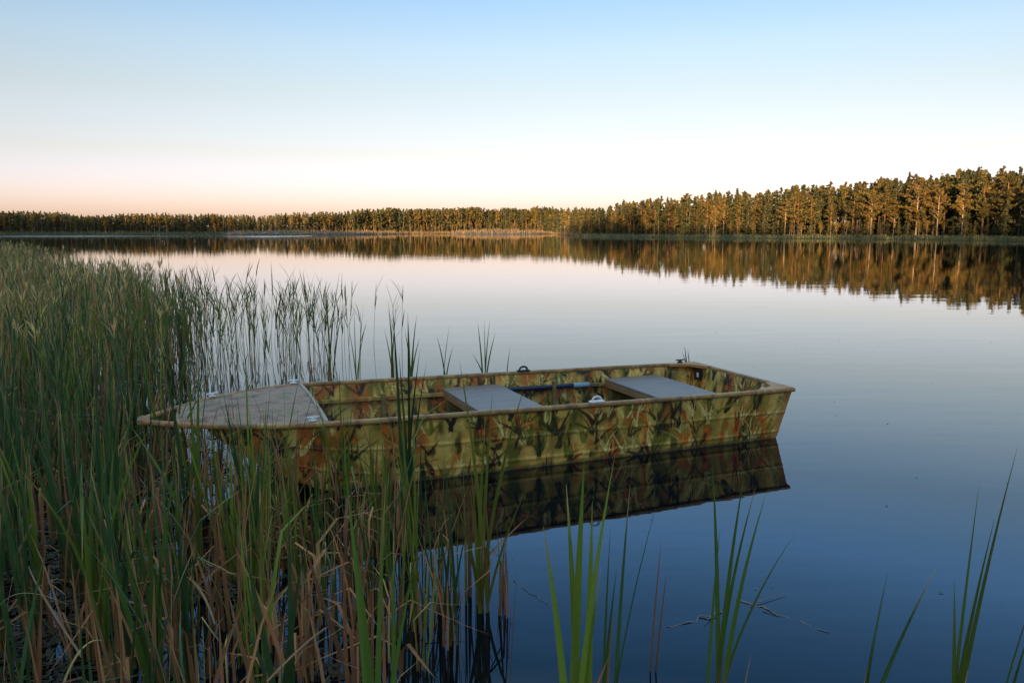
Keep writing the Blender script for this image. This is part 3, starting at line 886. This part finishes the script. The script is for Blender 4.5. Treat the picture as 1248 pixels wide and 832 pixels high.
def scatter(n, dens, y0, y1, p0, p1):
    """random spots on the water, uniform per area, kept with probability dens(px, py)"""
    out = []; tries = 0
    while len(out) < n and tries < 200000:
        tries += 1
        y = math.sqrt(random.uniform(y0 * y0, y1 * y1)); px = random.uniform(p0, p1)
        x = (px - 624) / FPX * (y * math.cos(PITCH) + CAM_H * math.sin(PITCH))
        if in_boat(x, y): continue
        if random.random() < dens(px, y): out.append((x, y, px))
    return out

# near stand, left of and in front of the boat
def d_near(px, y):
    edge = np.interp(y, [1.7, 2.6, 3.4, 4.2, 5.0, 6.0, 8], [500, 500, 470, 440, 350, 235, 230])
    f = float(np.clip((edge + 60 - px) / 130, 0, 1))
    return f * (1.0 if px < 150 else .85 if px < 250 else .30)
used = 0
for (x, y, px) in scatter(170, d_near, 1.75, 7.6, -70, 600):
    d = np.array([x, y]) - A0; v = d @ np.array([-.371, .929])
    if px > 250 and v < -.5: lab, grp = "green cattail plant among many in the belt between viewer and boat bow", "cattails in front of the boat bow"
    else: lab, grp = "green cattail plant among many in the thick stand left of the boat", "cattails in the left stand"
    put_plant("cattail_plant", V_CAT, x, y, random.uniform(.72, 1.05) * (1.0 if y > 2.4 else .85) * (.72 if px > 235 and y > 2.8 else 1), lab, "plant", grp, ("leaves", "sheath"))
for (x, y, px) in scatter(230, d_near, 1.75, 6.5, -60, 640):
    put_plant("dead_stalk", V_DEAD, x, y, random.uniform(.6, 1.35), "brown broken cattail stalk among many standing in the near stand", "dead stalk", "dead stalks in the near stand", None)

# thinner belt across the front of the boat
V_THIN = variants(cattail, 12, .95, w=.0115, spread=.13)
def d_belt(px, y):
    edge = np.interp(y, [2.6, 3.2, 4.0, 4.6, 5.2], [560, 650, 620, 520, 420])
    return float(np.clip((edge - px) / 120, 0, 1)) * float(np.clip((px - 215) / 60, 0, 1))
for (x, y, px) in scatter(60, d_belt, 2.9, 5.4, 210, 660):
    put_plant("cattail_plant", V_THIN, x, y, random.choice((random.uniform(.5, .9), random.uniform(.5, .9), random.uniform(.9, 1.25))), "thin green cattail among many standing in front of the boat's near side", "plant", "thin cattails along the boat's near side", ("leaves", "sheath"))
for (x, y, px) in scatter(70, d_belt, 2.7, 5.2, 210, 660):
    put_plant("dead_stalk", V_DEAD, x, y, random.uniform(.7, 1.35), "brown broken stalk among many standing in front of the boat's near side", "dead stalk", "dead stalks along the boat's near side", None)

# thin reeds behind the bow and along the far side of the boat
def d_back(px, y):
    edge = np.interp(y, [7.0, 8.5, 10, 12, 14], [240, 500, 520, 480, 380])
    return float(np.clip((edge - px) / 160, 0, 1)) ** 1.2
for (x, y, px) in scatter(270, d_back, 7.0, 13.5, 60, 540):
    put_plant("reed_plant", V_REED, x, y, random.uniform(.75, 1.1), "thin upright reed among many in the water behind the boat bow", "plant", "reeds behind the boat bow", ("leaves", "stem"))

# the reed bed running away to the left: one mass
A, D = Arr(), Arr()
rgm = np.random.default_rng(77)
def d_bed(px, y):
    edge = np.interp(y, [7, 9, 12, 16, 22, 30, 45, 60], [170, 240, 260, 250, 190, 130, 60, 20])
    return float(np.clip((edge - px) / 110, 0, 1)) ** .8
bed = []
for lo, hi_, n in ((6.5, 12, 430), (12, 22, 900), (22, 60, 1500)): bed += scatter(n, d_bed, lo, hi_, -160, 300)
for (x, y, px) in bed:
    h = random.uniform(.8, 1.2); org = np.array([x, y, -.05])
    wf = 1 + max(0, y - 10) * .035
    if random.random() < .45: cattail(A, D, rgm, h, org, rgm.integers(3, 6), .013 * wf, 5)
    else:
        reed(A, D, rgm, h, org, 3, .012 * wf, .55 if px > -20 else .3)
    for _k in range(random.choice((0, 1, 2, 2)) if y < 9 else random.choice((1, 2, 3, 3))):
        c = pick(STRAW if random.random() < .6 else BROWN, rgm) * 1.15
        D.add(*blade(org, rgm.uniform(0, 6.28), abs(rgm.normal(0, .08)), h * rgm.uniform(.7, 1.12), .012 * wf, .2, 4, c * .7, c, c, rgm))
A2 = Arr()
for V, F_, C in zip(A.V, A.F, A.C): pass
k = A.n
V = np.concatenate(A.V + D.V); F = np.concatenate([np.concatenate(A.F), np.concatenate(D.F) + k]); C = np.concatenate(A.C + D.C)
tag(mesh_obj("reed_bed", V, F, M['leaf'], None, C, True), "dense reed bed running back along the left side of the lake", None, None, 'stuff')

# plants one can tell apart, blade by blade: (foot column, foot distance) and tips (column, row)
def hero_plant(name, label, foot_px, d, tips, w, dry=(), z0=-.06, curve=.0):
    xf = at_d(foot_px, 500, d)[0]
    root = empty(name, (xf, d, z0)); tag(root, label, "plant")
    rg = np.random.default_rng(int(foot_px * 7 + d * 100))
    g = pick(GREEN, rg)
    def one(mb, tx, ty, ww, c0, c1, c2, dd):
        tip = at_d(tx, ty, d + dd) - [xf, d, z0]
        b = np.array([rg.normal(0, .02), rg.normal(0, .02), 0]); segs = 12; t = np.linspace(0, 1, segs + 1)[:, None]
        mid = b + (tip - b) * .5; mid[:2] -= (tip - b)[:2] * (.28 + curve); mid[2] += .02
        ctr = (1 - t) ** 2 * b + 2 * t * (1 - t) * mid + t ** 2 * tip
        a = rg.normal(0, .35) + t[:, 0] * rg.normal(0, .5)
        sd = np.stack([np.cos(a), np.sin(a), np.zeros(segs + 1)], -1); nn = np.stack([-np.sin(a), np.cos(a), np.zeros(segs + 1)], -1)
        tt = t[:, 0]; wd = (ww * .5 * np.minimum(1, .6 + tt * 2) * np.clip(1 - tt ** 2.6, .03, 1))[:, None]
        V = np.stack([ctr - sd * wd, ctr + nn * wd * .35, ctr + sd * wd], 1).reshape(-1, 3)
        k = np.arange(segs)[:, None] * 3; F = np.concatenate([k + [0, 1, 4, 3], k + [1, 2, 5, 4]])
        c = c0 + (c1 - c0) * np.clip(t / .25, 0, 1); c = c + (c2 - c) * np.clip((t - .85) / .15, 0, 1)
        mb.add(V, F, np.repeat(c, 3, 0))
    A = Arr()
    for (tx, ty) in tips:
        gg = g * rg.uniform(.8, 1.2); one(A, tx, ty, w * rg.uniform(.8, 1.15), gg * .6 + pick(BROWN, rg) * .3, gg, gg if rg.random() < .6 else pick(STRAW, rg), rg.normal(0, .06))
    A.build("leaves", M['leaf'], root)
    if dry:
        D = Arr()
        for (tx, ty) in dry:
            c = pick(BROWN, rg); one(D, tx, ty, w * .8, c * .6, c, c, rg.normal(0, .03))
        D.build("sheath", M['dry'], root)
    return root
hp = hero_plant
hp("cattail_plant", "broad leaved cattail fan standing before the boat's dark reflection", 707, 2.15, [(712, 560), (749, 556), (662, 640), (690, 590), (733, 690), (722, 610)], .027, [(742, 800)])
hp("cattail_plant", "slim cattail with a long right leaning leaf next to the broad fan", 746, 2.3, [(768, 590), (752, 690), (806, 594), (744, 640)], .013, [(748, 740)])
hp("cattail_plant", "lone five leaved cattail standing in open water right of the boat's reflection", 887, 2.75, [(868, 560), (908, 572), (922, 590), (934, 600), (970, 648), (878, 640)], .016, [(889, 800)])
hp("cattail_plant", "tall cattail leaning right in the open water at the picture's right edge", 1187, 2.0, [(1240, 545), (1193, 592), (1212, 632), (1163, 705)], .018, [(1180, 815)])
hp("cattail_plant", "two bladed cattail leaning apart in open water beside the right edge plant", 1055, 2.0, [(1082, 696), (1142, 690), (1066, 782)], .017, [(1058, 812)])
hp("cattail_plant", "short curved cattail leaves cut by the right edge of the picture", 1222, 1.95, [(1256, 765), (1238, 800), (1262, 720)], .018)
hp("cattail_plant", "leafy cattail clump bending right against the boat's side", 585, 3.4, [(560, 440), (592, 505), (640, 468), (618, 560), (545, 580), (660, 560), (600, 480), (572, 545)], .018, [(590, 640), (610, 660)])
hp("cattail_plant", "tall cattail rising above both rails in the middle of the boat", 497, 4.1, [(497, 380), (478, 370), (512, 425), (520, 440), (486, 430)], .022, [(490, 560), (508, 600)])
hp("cattail_plant", "cattail with two upright leaves in front of the bow deck", 300, 3.6, [(272, 478), (288, 480), (318, 500), (330, 470)], .022, [(290, 600)])
hp("cattail_plant", "cattail with a long left arching leaf before the bow tip", 232, 3.9, [(200, 455), (226, 430), (243, 425), (160, 520)], .024, [(225, 560), (240, 575)])
hp("cattail_plant", "dark wide leaved cattail at the front of the left stand", 165, 2.5, [(105, 620), (130, 560), (150, 540), (178, 590), (196, 640), (215, 560)], .026, [(120, 690), (188, 700)])
hp("cattail_plant", "wide bluish cattail in front of the litter at the picture's bottom", 450, 2.1, [(430, 640), (470, 590), (480, 640), (420, 560), (505, 690)], .022, [(455, 690), (440, 720)])
hp("cattail_plant", "cattail in the water with a folded yellow leaf near the picture's bottom", 335, 2.3, [(290, 640), (300, 760), (352, 620), (372, 660)], .024, [(350, 720)])
hp("cattail_plant", "thin upright cattail next to brown stubs in the dark reflection", 540, 3.1, [(520, 560), (556, 600), (540, 540), (570, 640)], .013, [(545, 660), (530, 690)])
hp("reed_plant", "four leaved reed tuft showing above the far rail amidships", 592, 8.6, [(582, 392), (590, 388), (597, 390), (604, 405), (575, 430)], .017, z0=-.05)
hp("reed_plant", "three leaved reed showing above the far rail left of the tuft", 542, 8.7, [(532, 408), (548, 396), (553, 420)], .017, z0=-.05)
hp("reed_plant", "single curved reed blade above the far rail beside the black oarlock", 616, 8.5, [(622, 422)], .014, z0=-.05)
hp("reed_plant", "tiny reed tip showing above the far stern corner", 836, 9.3, [(834, 421), (838, 425), (831, 428)], .018, z0=-.05)
hp("reed_plant", "tallest forked reed standing behind the bow deck", 404, 8.8, [(396, 340), (414, 331), (418, 372), (388, 392)], .017, [(404, 430)], z0=-.05)
hp("reed_plant", "forked reed right of the tallest one behind the boat", 436, 8.8, [(431, 368), (444, 364), (424, 395), (447, 390)], .015, z0=-.05)
hp("reed_plant", "dense topped reed behind the boat right of the forked one", 477, 8.9, [(473, 366), (483, 373), (468, 400), (478, 385)], .017, z0=-.05)
hp("reed_plant", "bushy dark reed at the right end of the row behind the boat", 504, 8.8, [(497, 385), (508, 383), (512, 410), (493, 400), (506, 395)], .017, z0=-.05)

# brown stubs standing in open water
def stub(px, d, ty, label, n=1, w=.016, lean=0):
    x = at_d(px, 500, d)[0]; rg = np.random.default_rng(int(px)); D = Arr()
    for k in range(n):
        tip = at_d(px + lean + k * 7, ty + k * 40, d); h = tip[2] + .06
        c = pick(BROWN, rg); D.add(*blade(np.array([k * .02, 0, 0]), 0 if tip[0] > x else math.pi, math.atan2(abs(tip[0] - x - k * .02), h), h, w, .03, 6, c * .45, c, c, rg, twist=.1))
    o = D.build("dead_stalk", M['dry']); o.location = (x, d, -.06)
    return tag(o, label, "dead stalk")
stub(800, 2.9, 655, "rusty broken stalk standing alone in water between cattails and lone plant", 2, .024, 4)
stub(908, 2.4, 792, "short cut brown stub beside the lone cattail's foot", 1, .016, 6)
stub(878, 2.4, 806, "small brown stub left of the lone cattail's foot", 1, .010)
stub(552, 2.9, 640, "brown stalk pair before the boat reflection's left end", 2, .014, -4)
stub(620, 2.7, 690, "thin brown stalk between bent clump and broad fan", 1, .012, 8)
stub(300, 2.3, 700, "thick torn stub in the litter at the picture's bottom", 1, .02, -6)
stub(107, 2.1, 690, "double torn brown stub at the front of the left stand", 2, .024, 0)
stub(38, 2.1, 735, "leaning brown stub near the left picture corner", 1, .02, -8)

# bent straws lying across the near stand
def straw(p, q, label, w=.012, c=(.34, .25, .12)):
    a, b = at_d(*p), at_d(*q); mb = MB(); m = (a + b) / 2 + [random.gauss(0, .03), 0, random.uniform(.03, .09)]
    t = np.linspace(0, 1, 9)[:, None]; path = (1 - t) ** 2 * a + 2 * t * (1 - t) * m + t ** 2 * b - a
    sweep(mb, path, [(-w * .45, 0), (0, -w * .3), (w * .45, 0), (0, w * .3)], c, scale=[1, 1, 1, 1, .9, .8, .7, .6, .4])
    o = mb.build("dry_straw", M['dry']); o.location = tuple(a)
    return tag(o, label, "straw")
straw((78, 830, 2.0), (124, 780, 2.1), "yellow bent straw arching at the picture's bottom left", .010, (.36, .30, .10))
straw((325, 830, 2.0), (397, 764, 2.3), "tan straw leaning right at the picture's bottom", .009, (.30, .17, .08))
straw((232, 705, 3.0), (262, 760, 2.5), "tan straw slanting down between two cattails above the blue water gap", .011, (.33, .2, .1))
straw((0, 737, 2.4), (82, 736, 2.4), "thin pale straw lying level across the left stand", .004, (.3, .27, .12))
straw((100, 800, 2.2), (35, 690, 2.6), "brown straw tipping left by the corner stub", .008, (.26, .15, .08))

# ------------------------------------------------------------------ things floating on the water
def twig(pts, r, label, side=()):
    r *= .42; P = [at_z(*p, .004) for p in pts]; o0 = P[0].copy(); mb = MB()
    path = []
    for k in range(len(P) - 1):
        for q in (0, .33, .66):
            path.append(P[k] * (1 - q) + P[k + 1] * q - o0 + np.array([random.gauss(0, .008), random.gauss(0, .012), random.gauss(-.002, .004)]))
    path.append(P[-1] - o0); n = len(path)
    sweep(mb, path, circ(r, 6), scale=list(np.linspace(1, .35, n)))
    for s in side:
        sweep(mb, [at_z(*p, .01) - o0 for p in s], circ(r * .55, 5), scale=[1, .4])
    o = mb.build("floating_twig", M['twig'], None, True); o.location = tuple(o0)
    return tag(o, label, "twig")
twig([(884, 743), (862, 750), (838, 757), (813, 762)], .010, "pale twig floating left of the lone cattail", [((872, 747), (858, 758))])
twig([(905, 731), (930, 740), (960, 751), (985, 758), (1010, 769)], .010, "longer pale twig floating right of the lone cattail", [((915, 735), (957, 722)), ((930, 740), (948, 746))])
twig([(625, 707), (645, 722), (662, 733), (676, 742)], .004, "hair thin stem floating in front of the boat's reflection", [])

# floating litter between the near stems
n = 26000
ly = np.sqrt(rng.uniform(1.8 ** 2, 7.5 ** 2, n)); lp = rng.uniform(-60, 460, n)
lx = (lp - 624) / FPX * (ly * math.cos(PITCH) + CAM_H * math.sin(PITCH))
dens = hnoise(lx, ly, .33) + .5 * hnoise(lx + 5, ly, .12) - np.clip((lp - 150) / 220, -.4, 1.2) + .45
keep = rng.random(n) < np.clip(dens * 1.6, 0.02, 1)
lx, ly = lx[keep], ly[keep]; n = len(lx)
th = rng.uniform(0, 6.28, n); L_ = rng.uniform(.008, .05, n); W_ = rng.uniform(.003, .009, n)
d1 = np.stack([np.cos(th), np.sin(th), rng.normal(0, .08, n)], -1) * L_[:, None]; d2 = np.stack([-np.sin(th), np.cos(th), rng.normal(0, .25, n)], -1) * W_[:, None]
c0 = np.stack([lx, ly, rng.uniform(.006, .022, n)], -1)
V = np.stack([c0 - d1 - d2, c0 + d1 - d2, c0 + d1 + d2, c0 - d1 + d2], 1).reshape(-1, 3)
pal = np.array([(.035, .030, .016), (.05, .045, .02), (.025, .028, .014), (.09, .065, .035), (.03, .045, .018), (.14, .10, .06)])
C = np.repeat(pal[rng.choice(6, n, p=[.3, .25, .2, .1, .11, .04])], 4, 0)
tag(mesh_obj("floating_litter", V, np.arange(4 * n).reshape(n, 4), M['litter'], None, C), "dark rotting leaf litter floating between the near stems", None, None, 'stuff')

# specks of drifting leaf and seed on the open water
n = 80
ly = np.sqrt(rng.uniform(2.6 ** 2, 14 ** 2, n)); lp = rng.uniform(420, 1260, n)
lx = (lp - 624) / FPX * (ly * math.cos(PITCH) + CAM_H * math.sin(PITCH))
keep = np.array([not in_boat(a_, b_) for a_, b_ in zip(lx, ly)]); lx, ly = lx[keep], ly[keep]; n = len(lx)
th = rng.uniform(0, 6.28, n); L_ = rng.uniform(.003, .012, n)[:, None]; W_ = rng.uniform(.002, .005, n)[:, None]
d1 = np.stack([np.cos(th), np.sin(th), 0 * th], -1) * L_; d2 = np.stack([-np.sin(th), np.cos(th), rng.normal(0, .2, n)], -1) * W_
c0 = np.stack([lx, ly, np.full(n, .004)], -1)
V = np.stack([c0 - d1 - d2, c0 + d1 - d2, c0 + d1 + d2, c0 - d1 + d2], 1).reshape(-1, 3)
pal = np.array([(.10, .08, .04), (.22, .17, .08), (.06, .08, .03)])
tag(mesh_obj("floating_debris", V, np.arange(4 * n).reshape(n, 4), M['litter'], None, np.repeat(pal[rng.integers(0, 3, n)], 4, 0)), "specks of leaf and seed drifting on the open water", None, None, 'stuff')

# pale dead grass and stones on the far bank
A = Arr(); rgm = np.random.default_rng(5)
gx_ = []
for k in range(8200):
    p = rgm.uniform(-60, 1300); az = az_of(p)
    if p > 705 and rgm.random() < .25: continue
    sp_ = float(np.interp(az, SPIT_A, SPIT_V, 0, 0)) * float(base_r(az))
    bk = abs(rgm.normal(0, 2.6)) + .2 if rgm.random() < .4 else rgm.uniform(.2, 5 + sp_)
    x, y = shore_pt(az, bk, shore_r)
    if p < 700: c, h = (pick(STRAW, rgm) * .42 + .03 if 280 < p else pick(GREEN, rgm) * .5 + np.array((.075, .065, .05))), rgm.uniform(.6, 1.9)
    else: c, h = pick(GREEN, rgm) * .5 + np.array((.060, .055, .035)), rgm.uniform(.3, .9)
    for j in range(2):
        A.add(*blade(np.array([x + rgm.normal(0, .4), y + rgm.normal(0, .4), float(ground_z(x, y)) - .05]), rgm.uniform(0, 6.28), abs(rgm.normal(0, .2)), h * rgm.uniform(.6, 1.1), .12, .4, 2, c, c, c * 1.1, rgm))
tag(A.build("shore_grass", M['leaf']), "pale grass fringe along the far waterline", None, None, 'stuff')

def rock(x, y, s, label, group=None):
    rg = np.random.default_rng(int(abs(x) * 13 + y * 7)); n, m = 9, 6; V = []
    ph = rg.uniform(0, 6.28, 4)
    for i in range(m):
        for j in range(n):
            a, b = 2 * math.pi * j / n, math.pi * (i / (m - 1) - .5)
            rr = s * (1 + .22 * math.sin(2 * a + ph[0] + b) + .15 * math.sin(3 * b + ph[1] + a) + rg.normal(0, .06))
            V.append((rr * math.cos(a) * math.cos(b), rr * .8 * math.sin(a) * math.cos(b), rr * .62 * math.sin(b)))
    F = [(i * n + j, i * n + (j + 1) % n, (i + 1) * n + (j + 1) % n, (i + 1) * n + j) for i in range(m - 1) for j in range(n)]
    mb = MB(); mb.add(V, F); o = mb.build("shore_rock", M['stone'])
    o.location = (x, y, float(ground_z(x, y)) + s * .2)
    return tag(o, label, "rock", group)
random.seed(3)
for k in range(46):
    p = random.choice((random.gauss(318, 14), random.uniform(285, 470))); x, y = shore_pt(az_of(p), random.uniform(.5, 7), shore_r)
    rock(x, y, random.uniform(.35, 1.1) * (1.3 if abs(p - 318) < 12 else 1), "grey stone among many piled along the far waterline", "stones on the far waterline")
print("trees", tree_count, "objects", len(bpy.data.objects))
